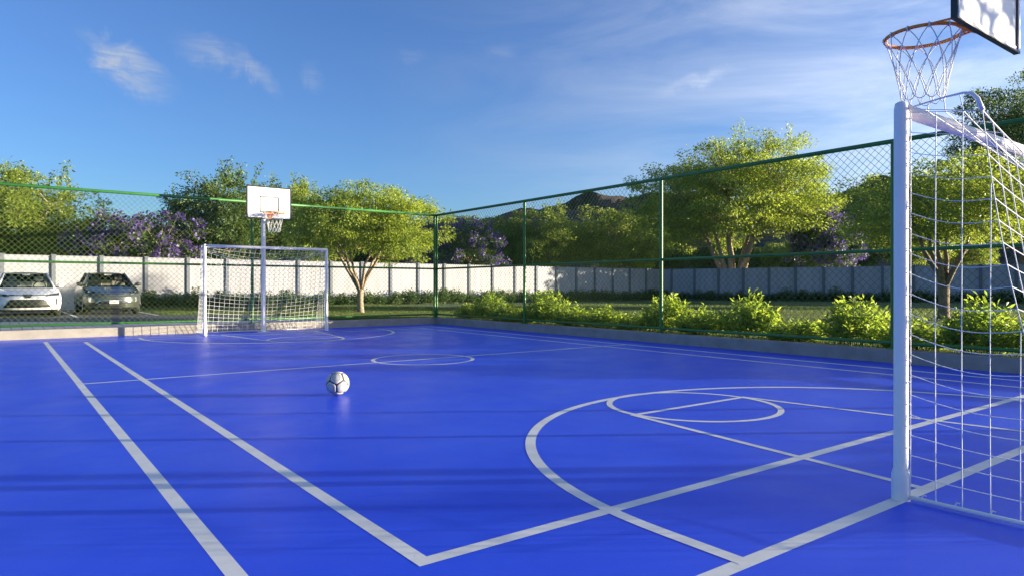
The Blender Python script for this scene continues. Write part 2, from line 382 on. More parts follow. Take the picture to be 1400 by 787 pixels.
# hills: a ridge in front of the camera, fading out of view on both sides
def ridge():
    rows = []
    rng = np.random.default_rng(4)
    ph = rng.uniform(0, 6.28, 12)
    az0 = np.linspace(-30, 112, 190)
    top = np.interp(az0, [-30, -6, 5, 12, 22, 33, 37, 40, 43, 47, 52, 57, 61, 64.5, 67, 72, 80, 95, 112],
                    [0.5, 3.4, 4.6, 4.2, 4.2, 5.6, 6.5, 7.3, 7.6, 7.3, 7.2, 6.3, 6.9, 7.6, 7.4, 6.0, 3.8, 1.0, 0.0])
    top = top + 0.10 * np.sin(az0 * .9 + ph[0]) + 0.07 * np.sin(az0 * 2.3 + ph[1]) + 0.06 * np.sin(az0 * 5.1 + ph[2])
    for k, (fr, d) in enumerate([(0, 260), (.1, 300), (.25, 350), (.42, 400), (.58, 450), (.74, 500), (.88, 550), (1, 600), (.9, 680), (.5, 780), (0, 860)]):
        row = []
        for a, tp in zip(az0, top):
            wob = 1 + 0.05 * math.sin(a * .35 + k) + 0.03 * math.sin(a * 1.1 + k * 2)
            dd = d * wob
            gully = 1 - 0.20 * (fr * (1 - fr) * 4) * (0.5 + 0.5 * math.sin(a * .8 + ph[3] + k * .35)) - 0.1 * (fr * (1 - fr) * 4) * (.5 + .5 * math.sin(a * 2.1 + k))
            z = GZ - 0.5 + max(0, fr * gully) * 600 * math.tan(R(max(tp, 0)))
            row.append((dd * math.sin(R(a)), dd * math.cos(R(a)), z))
        rows.append(row)
    return MB().grid(rows)
tag(ridge().build('hills', 'hill', smooth=True), kind='structure')

# driveway, parking bay and paver strip beyond the far fence
def sheet(name, poly, z, m, parent=None):
    return MB().add([(x, y, z) for x, y in poly], [tuple(range(len(poly)))]).build(name, m, parent)
drive = [(-30, 25.5), (0, 22.9), (3.4, 20.7), (4.6, 20.2), (7.2, 19.7), (7.0, 20.7), (6.3, 22.6), (5.2, 24.6), (4.15, 25.0), (4.3, 33.2), (-30, 33.2)]
dr = tag(sheet('driveway', drive, GZ + .008, 'asphalt'), kind='structure')
pav = [(-30, 17.72), (7.6, 17.72), (7.4, 19.62), (4.6, 20.196), (3.4, 20.696), (0, 22.896), (-30, 25.496)]
tag(sheet('paver_strip', pav, GZ + .004, 'paver'), kind='structure')
for x in (-2.9, -0.55, 1.85, 4.1):            # white bay lines between the cars
    sheet('painted_line', [(x, 24.9), (x + .1, 24.9), (x + .1, 30.5), (x, 30.5)], GZ + .012, 'line_paint', dr)

# ------------------------------------------------------------------ court
court = tag(MB().box(CX0, KX, CY0, KY, -.15, 0).build('court_floor', 'court_blue'), kind='structure')
CXm, LW = 5.14, 0.072                        # centre line of the court across, line width
Y0, Y1, YM = 1.62, 16.5, 9.1                 # goal lines and halfway line
zc = [0.0004]
def nextz(): zc[0] += 0.0001; return zc[0]
def line(x0, y0, x1, y1, w=LW):
    z = nextz(); d = Vector((x1 - x0, y1 - y0)); d.normalize(); n_ = Vector((-d.y, d.x)) * w / 2
    sheet('painted_line', [(x0 - n_.x, y0 - n_.y), (x1 - n_.x, y1 - n_.y), (x1 + n_.x, y1 + n_.y), (x0 + n_.x, y0 + n_.y)], z, 'line_paint', court)
def arc(name, cx, cy, r_, a0, a1, w=LW, pre=None, post=None, n=72):
    z = nextz(); pts = []
    for i in range(n + 1):
        a = R(a0 + (a1 - a0) * i / n); pts.append((cx + r_ * math.cos(a), cy + r_ * math.sin(a), math.cos(a), math.sin(a)))
    if pre: pts.insert(0, (pts[0][0], pre, pts[0][2], 0))
    if post: pts.append((pts[-1][0], post, pts[-1][2], 0))
    rows = [[(x - w / 2 * u, y - w / 2 * v, z) for x, y, u, v in pts], [(x + w / 2 * u, y + w / 2 * v, z) for x, y, u, v in pts]]
    MB().grid(rows).build(name, 'line_paint', court)
h_ = LW / 2
xo0, xo1, xi0, xi1 = 0.72, 9.56, 1.355, 8.92
yi0, yi1 = 2.40, 15.92
line(xo0, Y0 - h_, xo0, Y1 + h_); line(xo1, Y0 - h_, xo1, Y1 + h_)
line(xo0 - h_, Y0, xo1 + h_, Y0, 0.075); line(xo0 - h_, Y1, xo1 + h_, Y1, 0.06)
line(xi0, yi0 - h_, xi0, yi1 + h_); line(xi1, yi0 - h_, xi1, yi1 + h_)
line(xi0 - h_, yi0, xi1 + h_, yi0); line(xi0 - h_, yi1, xi1 + h_, yi1, 0.06)
line(xo0, YM, xo1, YM, 0.06)
arc('centre_circle', CXm, YM, 0.75, 0, 360, 0.06)
for s, yb, yc in ((1, Y0, 2.04), (-1, Y1, 2 * YM - 2.04)):
    arc('three_point_arc', CXm, yc, 2.76, 0 if s > 0 else 180, 180 if s > 0 else 360, LW, pre=yb, post=yb)
    ft = yb + s * 2.44
    arc('free_throw_circle', CXm, ft, 0.765, 0, 360, 0.055)
    line(CXm - .79, ft, CXm + .79, ft, 0.055)
    line(CXm - .79, ft + s * .02, CXm - 1.11, yb, 0.055); line(CXm + .79, ft + s * .02, CXm + 1.11, yb, 0.055)

# kerbs
def kerb(name, x0, x1, y0, y1):
    o = MB().cbox(x0, x1, y0, y1, -.1, .195, .012).build(name, 'kerb_concrete'); tag(o, kind='structure')
kerb('kerb', CX0, KX - .001, KY, KY + .2)
kerb('kerb', KX, KX + .2, CY0, KY + .2)

# ------------------------------------------------------------------ chain link fences
FT, FM, FB, KT = 3.21, 1.625, 0.285, 0.195     # rail heights and kerb top
def fence(label, p0, ang, posts, length, first_bay, group):
    """posts: distances along the fence from p0; local x runs along the fence"""
    root = thing('chain_link_fence', label, 'fence', (p0[0], p0[1], 0), ang, group)
    for d in posts:
        mb = MB().tube([(d, 0, KT - .002), (d, 0, FT + .02)], .036, 12)
        mb.cbox(d - .07, d + .07, -.07, .07, KT - .001, KT + .014, .004)
        o = mb.build('post', 'fence_green', root); sharp(o)
    ends = sorted(posts)
    for z, r_ in ((FT, .034), (FM, .026), (FB, .026)):
        o = MB().tube([(ends[0], .001, z), (ends[-1], .001, z)], r_, 12).build('rail', 'fence_green', root, smooth=True)
    a = 0.116                                   # diamond width
    for x0, x1 in zip(ends[:-1], ends[1:]):     # one woven sheet for each bay
        V = []; F = []
        za, zb = FB, FT - .02
        slope = 1.0
        rr = .0034
        k0 = math.floor((x0 - (zb - za)) / a) - 1; k1 = math.ceil(x1 / a) + 1
        for fam in (1, -1):
            off = .0036 * fam + .03
            for k in range(k0, k1 + 1 + int((zb - za) / a)):
                # x = k*a + fam*(z-za) + shift
                xs0 = k * a if fam > 0 else k * a + (zb - za)
                if fam < 0: xs0 = k * a
                # clip
                zl, zh = za, zb
                if fam > 0:
                    zl = max(zl, za + (x0 - xs0)); zh = min(zh, za + (x1 - xs0))
                else:
                    zl = max(zl, za + (xs0 - x1)); zh = min(zh, za + (xs0 - x0))
                if zh - zl < .02: continue
                A = np.array([xs0 + fam * (zl - za), 0, zl]); B = np.array([xs0 + fam * (zh - za), 0, zh])
                nrm = np.array([-fam, 0, 1]) / math.sqrt(2)
                b0 = len(V)
                for P_ in (A, B):
                    V += [P_ + [0, off + rr, 0], P_ + nrm * rr * .87 + [0, off - rr * .5, 0], P_ - nrm * rr * .87 + [0, off - rr * .5, 0]]
                F += [(b0, b0 + 1, b0 + 4, b0 + 3), (b0 + 1, b0 + 2, b0 + 5, b0 + 4), (b0 + 2, b0, b0 + 3, b0 + 5)]
        me = np_mesh('wire_mesh', np.array(V), np.array(F), ['wire_green'])
        link('wire_mesh', me, root)
    return root
FX, FY = 10.4, 17.6
fence('green chain link fence across the far end, in front of the parked cars', (FX, FY), PI, [.075, 5.34, 10.68, 16.0], 16, 0, 'green chain link fences around the court')
fence('green chain link fence along the right side, behind the leafy shrubs', (FX, FY), -PI / 2, [0, 4.25, 8.62, 12.98, 17.35, 21.7, 26.0], 26, 0, 'green chain link fences around the court')

# ------------------------------------------------------------------ boundary walls: posts, panels
WZ = 2.35
rngw = random.Random(5)
panel_meshes = []
def wall(label, p0, ang, n, group, pitch=1.71, y_side=-1):
    root = thing('boundary_wall', label, 'wall', (p0[0], p0[1], GZ), ang, group)
    hgt = WZ - GZ
    pm = MB().cbox(-.075, .075, -.10, .10, -.02, hgt + .035, .01)
    pm.cbox(-.095, .095, -.12, .12, hgt + .036, hgt + .075, .008)
    pme = pm.mesh('post', 'wall_post')
    qme = MB().cbox(.077, pitch - .077, -.035, .035, -.02, hgt, .008).mesh('panel', 'wall_white')
    bme = MB().cbox(.077, pitch - .077, -.05, .05, hgt + .001, hgt + .03, .006).mesh('coping', 'wall_white')
    for i in range(n + 1):
        link('post', pme, root, (i * pitch, 0, 0))
        if i < n:
            link('panel', qme, root, (i * pitch, rngw.uniform(-.006, .006), 0))
            link('coping', bme, root, (i * pitch, 0, 0))
    return root
wall('long white panel wall behind the parked cars and the far goal', (.06 - 4 * 1.71, 34.0), 0, 27, 'white panel boundary walls')
c0 = (.06 + 22 * 1.71, 34.0)
wall('shaded white panel wall on the right, beyond the lawn', (38.98, 34.79), math.atan2(-.928, .372), 45, 'white panel boundary walls')

# ------------------------------------------------------------------ goals
GW = 1.425                                     # half distance between the posts
def goal(label, loc, rz, rc):
    """local: y=0 goal plane, +y behind the goal, x across"""
    root = thing('goal', label, 'goal', loc, rz, 'football goals at both ends')
    H = 2.02; rp = .0345
    hk = MB()
    for s in (-1, 1):
        x = s * GW
        prof = [(0.0, H + .036), (.016, H + .034), (.029, H + .026), (rp - .003, H + .012), (rp, H - .006), (rp, .16), (rp + .003, .155), (rp + .010, .13), (rp + .010, .0)]
        o = MB().lathe(prof, 24, at=(x, 0, 0)).build('post', 'goal_white', root, smooth=True)
        # top arm going back and bending down
        pts = [(x, .0, H - .01), (x, .20, H + .014), (x, .285, H + .017), (x, .322, H + .006), (x, .345, H - .025), (x, .365, H - .085)]
        MB().tube(pts, [.0045, .0045, .006, .010, .0115, .0115], 10).build('net_arm', 'goal_white', root, smooth=True)
        MB().tube([(x, rp * .5, .02), (x, .80, .02)], .011, 10).build('ground_bar', 'goal_white', root, smooth=True)
        # little hooks that hold the net to the post and the bar
        for k in range(17): hk.tube([(x + s * rp * .4, rp * .8, .16 + k * .112), (x + s * rp * .25, rp + .012, .166 + k * .112), (x, rp + .014, .155 + k * .112)], .0032, 5)
        for k in range(5): hk.tube([(x, .1 + k * .15, .028), (x, .108 + k * .15, .047), (x, .122 + k * .15, .045)], .003, 5)
    hk.build('net_hooks', 'goal_white', root)['kind'] = 'stuff'
    MB().tube([(-GW, 0, H - .006), (GW, 0, H - .006)], .036, 20).build('crossbar', 'goal_white', root, smooth=True)
    MB().tube([(-GW, .80, .02), (GW, .80, .02)], .011, 10).build('ground_bar', 'goal_white', root, smooth=True)
    # net -------------------------------------------------
    net = MB()
    rnd = random.Random(3)
    def edge_top(u):                            # sagging rear top edge, u in 0..1 along x
        sag = .27 * (1 - abs(2 * u - 1) ** 2.0)
        return Vector((-GW + 2 * GW * u, .365 + .05 * math.sin(PI * u), H - .085 - sag))
    def back(u, v):                             # v 0 top .. 1 ground
        tp = edge_top(u); bt = Vector((-GW + 2 * GW * u, .80, .02))
        p = tp.lerp(bt, v)
        p.y += .05 * math.sin(PI * v) * math.sin(PI * u) - .12 * math.sin(PI * v) * .55
        p.z -= .03 * math.sin(PI * v)
        return p
    def side_edge(s, v):                        # rear edge of a side panel
        p = back(0 if s < 0 else 1, v); return p
    n_x = 25; n_z = 19
    for i in range(n_x + 1):
        u = i / n_x
        net.tube([back(u, v / 10) for v in range(11)], rc, 4, caps=False)
    for k in range(n_z + 1):
        v = k / n_z
        net.tube([back(u / 24, v) - Vector((0, 0, .012 * abs(math.sin(PI * u * n_x / 24)) if 0 < v < 1 else 0)) for u in range(25)], rc if k else rc * 1.5, 4, caps=False)
    # roof of the net between crossbar and the rear edge
    def roof(u, w):
        a = Vector((-GW + 2 * GW * u, .03, H - .01)); p = a.lerp(edge_top(u), w); p.z -= .07 * math.sin(PI * w) * math.sin(PI * u); return p
    for i in range(n_x + 1):
        net.tube([roof(i / n_x, w / 5) for w in range(6)], rc, 4, caps=False)
    for k in range(1, 4):
        net.tube([roof(u / 24, k / 4) for u in range(25)], rc, 4, caps=False)
    # sides
    for s in (-1, 1):
        def sidep(w, v):
            z = v
            top = Vector((s * GW, rp + .012, H - .03)); bot = Vector((s * GW, rp + .012, .03))
            a = top.lerp(bot, v); b_ = side_edge(s, v)
            p = a.lerp(b_, w); p.z -= .035 * math.sin(PI * w) * math.sin(PI * min(1, v * 1.02)) * 1.2
            p.x += s * .012 * math.sin(PI * w) * math.sin(PI * v); return p
        for k in range(n_z + 1):
            net.tube([sidep(w / 8, k / n_z) for w in range(9)], rc, 4, caps=False)
        for i in range(0, 7):                  # upright cords, cut where the rear edge comes in
            yv = rp + .012 + i * .118
            run = []
            for k in range(41):
                v = k / 40; ye = side_edge(s, v).y; y0_ = rp + .012
                w = (yv - y0_) / max(1e-6, ye - y0_)
                if w <= 1.0: run.append(sidep(w, v))
            if len(run) > 2: net.tube(run[::2] + ([run[-1]] if len(run) % 2 == 0 else []), rc, 4, caps=False)
        # triangle between arm and first side cord
        for i in range(1, 4):
            w = i / 4
            net.tube([(s * GW, .06 + .28 * w, H + .008), sidep(w, .0)], rc, 4, caps=False)
    net.build('net', 'net_cord', root, smooth=True, fix=False)
    return root
goal('white goal with net at the far end, in front of the green fence', (CXm - .02, 16.47, 0), 0, .0038)
goal('white goal with net close up at the right edge', (CXm + .02, 1.62, 0), PI, .0025)

# ------------------------------------------------------------------ basketball hoops
def hoop(label, loc, rz, front_mark=True):
    """local: pole at origin, board faces -y"""
    root = thing('basketball_hoop', label, 'basketball hoop', loc, rz, 'basketball hoops above the goals')
    b0 = -.46                                   # front face of the board
    mb = MB().tube([(0, 0, 0), (0, 0, 3.3)], .052, 20); sharp(mb.build('pole', 'goal_white', root))
    MB().cbox(-.13, .13, -.13, .13, .0, .014, .004).build('base_plate', 'goal_white', root)
    ar = MB()
    for s in (-1, 1):
        ar.tube([(s * .04, -.02, 3.02), (s * .16, b0 + .03, 3.12)], .018, 8); ar.tube([(s * .04, -.02, 3.22), (s * .16, b0 + .03, 3.34)], .018, 8)
    ar.build('arm', 'goal_white', root, smooth=True)
    z0, z1, hw, fw, dp = 2.70, 3.46, .52, .028, .034
    bd = MB().box(-hw + .004, hw - .004, b0, b0 + .02, z0 + .004, z1 - .004).build('backboard', 'board_white', root)
    fr = MB()
    # outer black steel frame wrapped round the edge, deeper than the board
    fr.box(-hw - .004, hw + .004, b0 - .002, b0 + dp, z0 - .006, z0 + .003); fr.box(-hw - .004, hw + .004, b0 - .002, b0 + dp, z1 - .003, z1 + .006)
    fr.box(-hw - .006, -hw + .003, b0 - .003, b0 + dp + .001, z0 - .007, z1 + .007); fr.box(hw - .003, hw + .006, b0 - .003, b0 + dp + .001, z0 - .007, z1 + .007)
    fr.box(-hw + .004, hw - .004, b0 - .004, b0 - .0005, z0 + .0035, z0 + .022); fr.box(-hw + .004, hw - .004, b0 - .004, b0 - .0005, z1 - .022, z1 - .0035)
    fr.box(-hw + .0035, -hw + .022, b0 - .005, b0 - .001, z0 + .004, z1 - .004); fr.box(hw - .022, hw - .0035, b0 - .005, b0 - .001, z0 + .004, z1 - .004)
    fr.box(-hw + .024, -hw + .030, b0 + .0205, b0 + dp - .004, z0 + .02, z1 - .02); fr.box(hw - .030, hw - .024, b0 + .0205, b0 + dp - .004, z0 + .02, z1 - .02)
    fr.build('frame', 'board_black', bd)
    rim_back = MB()                             # white back face of the black frame, as strips behind the board
    rim_back.box(-hw + .0035, -hw + .0235, b0 + .0205, b0 + dp + .004, z0 + .004, z1 - .004); rim_back.box(hw - .0235, hw - .0035, b0 + .0205, b0 + dp + .004, z0 + .004, z1 - .004)
    rim_back.box(-hw + .0305, hw - .0305, b0 + .0205, b0 + dp - .008, z0 + .0035, z0 + .035); rim_back.box(-hw + .0305, hw - .0305, b0 + .0205, b0 + dp + .004, z1 - .035, z1 - .0035)
    rim_back.build('frame_back', 'board_white', bd)
    sq = MB()                                   # black aiming square
    q0, q1, qx, lw = z0 + .15, z0 + .53, .225, .02
    for a in ((-qx, qx, q0, q0 + lw), (-qx, qx, q1 - lw, q1)): sq.box(a[0], a[1], b0 - .004, b0 - .0004, a[2], a[3])
    for a in ((-qx, -qx + lw), (qx - lw, qx)): sq.box(a[0], a[1], b0 - .0045, b0 - .0004, q0 + lw, q1 - lw)
    sq.build('aiming_square', 'board_black', bd)
    rz_, rr, yc = 2.815, .232, b0 - .135 - .232
    rim = MB().tube([(rr * math.cos(a), yc + rr * math.sin(a), rz_) for a in np.linspace(0, 2 * PI, 48, endpoint=False)], .0122, 10, closed=True).build('rim', 'rim_orange', root, smooth=True)
    br = MB().box(-.06, .06, b0 - .13, b0 - .003, rz_ - .012, rz_ - .006)
    br.box(-.06, .06, b0 - .012, b0 - .0031, rz_ - .11, rz_ + .05)
    for s in (-1, 1):
        br.tube([(s * .15, b0 - .004, rz_ + .01), (s * .205, yc + rr * .46, rz_)], .007, 8)
        br.tube([(s * .045, b0 - .004, rz_ - .09), (s * .05, yc + rr * .97, rz_ - .01)], .007, 8)
    br.build('bracket', 'rim_orange', rim)
    # rope net: loops on the rim, crossing strands that narrow downwards
    nt_ = MB(); N = 12; hN = .43
    def prof(v): return rr * (1 - .47 * v ** .75 + .10 * max(0, v - .75))
    def pt(k, v): a = 2 * PI * k / N; return Vector((prof(v) * math.cos(a), yc + prof(v) * math.sin(a), rz_ - .012 - hN * v))
    for i in range(N):
        for s in (-1, 1):
            nt_.tube([pt(i + s * (.06 + 1.95 * v ** .85), v) for v in np.linspace(0, .97, 13)], .0034, 5, caps=False)
        # hanging scallop at the bottom
        nt_.tube([pt(i + w, .97 + .05 * math.sin(PI * w)) for w in np.linspace(0, 1, 6)], .0034, 5, caps=False)
        a = 2 * PI * i / N
        nt_.tube([Vector((q * math.cos(a), yc + q * math.sin(a), rz_ + dz)) for q, dz in ((rr + .014, -.006), (rr + .008, .013), (rr - .010, .012), (rr - .015, -.006), (rr, -.017))], .005, 5, closed=True)
    nt_.build('rope_net', 'net_cord', rim, smooth=True, fix=False)
    return root
hoop('white basketball hoop on a pole at the far goal', (CXm - .01, 16.92, 0), 0)
hoop('basketball hoop with orange rim seen from behind, above the near goal', (CXm - .07, 1.23, 0), PI)

# ------------------------------------------------------------------ ball: 32 padded panels
def football(loc, r_):
    root = thing('football', 'white football with dark seams lying on the blue court', 'ball', (loc[0], loc[1], r_), 0)
    phi = (1 + 5 ** .5) / 2
    ico = []
    for a in (-1, 1):
        for b_ in (-phi, phi): ico += [(0, a, b_), (a, b_, 0), (b_, 0, a)]
    ico = [Vector(v).normalized() for v in ico]
    near_ = lambda i, j: i != j and (ico[i] - ico[j]).length < 1.1
    tri = [(i, j, k) for i in range(12) for j in range(i + 1, 12) for k in range(j + 1, 12) if near_(i, j) and near_(j, k) and near_(i, k)]
    cells = [(ico[i], [(ico[a] + ico[b_] + ico[c_]).normalized() for a, b_, c_ in tri if i in (a, b_, c_)]) for i in range(12)]
    Rm = Matrix.Rotation(R(38), 3, 'Z') @ Matrix.Rotation(R(27), 3, 'X') @ Matrix.Rotation(R(11), 3, 'Y')
    core = MB(); n1, n2 = 16, 24
    core.lathe([(r_ * .965 * math.sin(PI * i / n1), r_ * .965 * math.cos(PI * i / n1)) for i in range(n1 + 1)], n2)
    core.build('bladder', 'ball_seam', root, smooth=True)
    for ci, (c, vs_) in enumerate(cells):
        ax = c.orthogonal().normalized(); ay = c.cross(ax)
        vs_ = sorted(vs_, key=lambda p: math.atan2(p.dot(ay), p.dot(ax)))
        # densify the outline, then rings from rim to centre
        out = []
        for q in range(len(vs_)):
            for w in range(6):
                p = vs_[q].lerp(vs_[(q + 1) % len(vs_)], w / 6)
                rad_ = (p - c * p.dot(c)); lim = .545                     # round the corners off
                if rad_.length > lim: p = c * p.dot(c) + rad_.normalized() * (lim + (rad_.length - lim) * .35)
                out.append(p)
        rows = []
        for sc_, lift in ((.90, .962), (.885, .985), (.82, .998), (.6, 1.003), (.3, 1.004), (.02, 1.004)):
            row = [Rm @ ((c.lerp(p, sc_)).normalized() * r_ * lift) for p in out]
            rows.append(row + [row[0]])
        mb = MB().grid(rows)
        me = mb.build('panel', ['ball_white', 'ball_ink'], root, smooth=True)
        nrow = len(out)
        # printed ring on every panel
        ring = [[Rm @ ((c + (p - c).normalized() * .5 * sc_).normalized() * r_ * 1.0065) for p in out + [out[0]]] for sc_ in (.66, .60)]
        MB().grid(ring).build('printed_ring', 'ball_ink', me, smooth=True)
    return root
football((2.75, 6.63), .119)

# ------------------------------------------------------------------ vegetation
def leaf_cloud(centres, dirs, size, rng, fold=.25, width=.42):
    """folded diamond leaves: base, two flanks, tip -> 2 triangles each"""
    n_ = len(centres)
    d = dirs / (np.linalg.norm(dirs, axis=1, keepdims=True) + 1e-9)
    ref = rng.normal(size=(n_, 3)); ref[:, 2] += .8
    sidev = np.cross(d, ref); sidev /= np.linalg.norm(sidev, axis=1, keepdims=True) + 1e-9
    nrm = np.cross(sidev, d)
    L = (size * rng.uniform(.7, 1.3, n_))[:, None] if np.isscalar(size) else size[:, None]
    base = centres; tip = centres + d * L - np.array([0, 0, 1]) * L * .12
    mid = centres + d * L * .45 + nrm * L * fold * .3
    a = mid + sidev * L * width * .5; b_ = mid - sidev * L * width * .5
    V = np.stack([base, a, tip, b_], 1).reshape(-1, 3)
    i = np.arange(n_)[:, None] * 4
    return V, np.concatenate([i + [[0, 1, 2]], i + [[0, 2, 3]]], 1).reshape(-1, 3)

def tree_meshes(seed, H, cr, cz0, stems=5, fork=.9, lean=.55, trunk_r=.13, nclump=170, per=62, leaf=.13, clump=.42, leafm='leaf_mid', bark='bark_pale', flat=.8, blossoms=0, lobes=9, tall_tuft=0, under=0.0):
    """vase shaped tree: short trunk, several stems, lobed crown of leaf clumps.  H total height, cr crown radius, cz0 crown bottom"""
    rng = np.random.default_rng(seed); rd = random.Random(seed)
    # lobes: sub-crowns that give the outline bays and bumps
    cc = np.array([0, 0, (H + cz0) / 2]); hz = (H - cz0) / 2
    lob = []
    for k in range(lobes):
        a = 2 * PI * (k * .618 + rd.random() * .1) + seed; el_ = -.8 + 1.75 * (k + .5) / lobes + rd.uniform(-.1, .1)
        rr_ = math.sqrt(max(0.05, 1 - el_ * el_ * .85))
        c = cc + np.array([math.cos(a) * cr * .66 * rr_, math.sin(a) * cr * .66 * rr_, el_ * hz * .60])
        lob.append((c, rd.uniform(.36, .56)))
    lob.append((cc + [0, 0, hz * .3], .62))
    pts = []
    tries = 0
    while len(pts) < nclump and tries < nclump * 60:
        tries += 1
        c, f = lob[rd.randrange(len(lob))]
        u = rng.normal(size=3); u /= np.linalg.norm(u); rad = rd.random() ** .35
        p = c + u * np.array([cr, cr, hz]) * f * rad
        rho = min(1, math.hypot(p[0], p[1]) / cr)
        if p[2] < cz0 * .92 + under * (1 - rho * rho): continue
        if pts and min(np.sum((np.array(pts) - p) ** 2, 1)) < (clump * .62) ** 2: continue
        pts.append(p)
    pts = np.array(pts)
    # trunk and limbs
    mb = MB()
    top = Vector((0, 0, fork))
    mb.tube([(0, 0, -.1), (.01, 0, .12), (.0, .01, fork * .5), top], [trunk_r * 1.55, trunk_r * 1.15, trunk_r, trunk_r * 1.08], 10)
    tips = []
    for k in range(stems):
        a = 2 * PI * k / stems + rd.uniform(-.4, .4); sp = rd.uniform(.55, 1.1) * lean * cr
        e = Vector((math.cos(a) * sp, math.sin(a) * sp, cz0 + (H - cz0) * rd.uniform(.40, .68)))
        path = []; rs = []
        for w in np.linspace(0, 1, 8):
            q = top.lerp(e, w)
            out = math.sin(PI * w) * (-.16 if not under else .02) * cr
            q += Vector((math.cos(a), math.sin(a), 0)) * out + Vector((rd.uniform(-1, 1), rd.uniform(-1, 1), 0)) * .05 * cr * w
            path.append(q); rs.append(trunk_r * .62 * (1 - .72 * w))
        path[0] = top - Vector((0, 0, .12))
        mb.tube(path, rs, 7)
        tips.append(path)
    for i, p in enumerate(pts):                      # twig to every second clump
        if i % 2: continue
        p = Vector(p); best = min(((q - p).length + (0 if q.z < p.z else .8), j, si) for si, pa in enumerate(tips) for j, q in enumerate(pa) if j >= 2)
        q = tips[best[2]][best[1]]; mdl = q.lerp(p, .5) + Vector((0, 0, -.06 * best[0]))
        mb.tube([q, mdl, p], [trunk_r * .16, trunk_r * .11, trunk_r * .04], 4, caps=False)
    tme = mb.mesh('trunk', bark, smooth=True)
    # leaves
    k = len(pts); nl = k * per
    cidx = np.repeat(np.arange(k), per)
    u = rng.normal(size=(nl, 3)); u /= np.linalg.norm(u, axis=1, keepdims=True)
    rad = rng.random(nl) ** .45
    csz = clump * rng.uniform(.7, 1.35, k)
    off = u * rad[:, None] * np.array([1, 1, flat * .62]) * csz[cidx][:, None]
    cen = pts[cidx] + off
    outward = pts[cidx] - cc; outward /= np.linalg.norm(outward, axis=1, keepdims=True) + 1e-6
    dirs = off / (csz[cidx][:, None]) + outward * .5 + rng.normal(size=(nl, 3)) * .5 + np.array([0, 0, -.15])
    V, F = leaf_cloud(cen, dirs, leaf, rng)
    if tall_tuft:                                    # loose feathery shoots above the crown
        extra = []
        for q in range(tall_tuft):
            a = rd.uniform(0, 2 * PI); r0 = cr * rd.uniform(0, .6)
            bx_ = np.array([math.cos(a) * r0, math.sin(a) * r0, H - hz * .25]); ln = rd.uniform(.25, .5) * hz
            dv = np.array([rd.uniform(-.5, .5), rd.uniform(-.5, .5), 1.0])
            for w in np.linspace(.1, 1, 14):
                for _ in range(5): extra.append(bx_ + dv * ln * w + rng.normal(size=3) * .10 * cr * .4 * w)
        extra = np.array(extra)
        V2, F2 = leaf_cloud(extra, rng.normal(size=extra.shape) + [0, 0, -.2], leaf * 1.1, rng)
        F = np.concatenate([F, F2 + len(V)]); V = np.concatenate([V, V2])
    lme = np_mesh('crown', V, F, [leafm])
    bme = None
    if blossoms:
        ext = np.argsort(-np.sum(((pts - cc) / [cr, cr, hz]) ** 2, 1))[:blossoms]
        bc = pts[ext] + (pts[ext] - cc) * .10
        nb = 46; ci = np.repeat(np.arange(len(bc)), nb)
        u = rng.normal(size=(len(ci), 3)); u /= np.linalg.norm(u, axis=1, keepdims=True)
        bs = rng.uniform(.75, 1.25, len(bc)) * clump * .58
        cen = bc[ci] + u * bs[ci][:, None] * rng.uniform(.55, 1, len(ci))[:, None]
        V, F = leaf_cloud(cen, u + rng.normal(size=u.shape) * .35, leaf * .85, rng, width=.8)
        bme = np_mesh('blossom', V, F, ['blossom'])
    return tme, lme, bme
def place_tree(name, meshes, label, px, depth, scale, rz, group, cat='tree', xy=None, sxy=1.0):
    x, y = xy if xy else stand(px, depth)
    t_ = thing(name, label, cat, (x, y, GZ), rz, group, scale=(scale * sxy, scale * sxy, scale))
    link('trunk', meshes[0], t_); link('crown', meshes[1], t_)
    if meshes[2]: link('blossom', meshes[2], t_)
    return t_
# the two garden trees that stand in front of the walls
A1 = tree_meshes(11, 4.75, 2.9, 1.45, stems=6, fork=.85, lean=.5, trunk_r=.105, nclump=340, per=120, leaf=.10, clump=.38, leafm='leaf_bright', lobes=12, under=1.0)
place_tree('lawn_tree', A1, 'young tree with forked pale stems on the lawn behind the far goal', 0, 0, 1, .6, 'leafy trees around the court', xy=(10.4, 22.97))
A2 = tree_meshes(23, 4.7, 2.55, 1.75, stems=6, fork=1.0, lean=.42, under=.7, trunk_r=.125, nclump=340, per=120, leaf=.09, clump=.36, leafm='leaf_bright', bark='bark', lobes=12)
place_tree('lawn_tree', A2, 'leafy tree on the lawn seen through the near goal net', 0, 0, 1, 2.1, 'leafy trees around the court', xy=(21.55, 8.19), sxy=1.1)
# the big tree behind the right wall: two clumps of stems
A3 = tree_meshes(37, 11.9, 7.0, 3.0, stems=10, fork=.5, lean=.46, under=1.9, trunk_r=.34, nclump=660, per=150, leaf=.175, clump=.78, leafm='leaf_bright', lobes=15, tall_tuft=6)
place_tree('spreading_tree', A3, 'biggest tree, tall and sunlit, behind the right wall with several pale trunks', 1003, 50, 1, 1.2, 'leafy trees around the court')
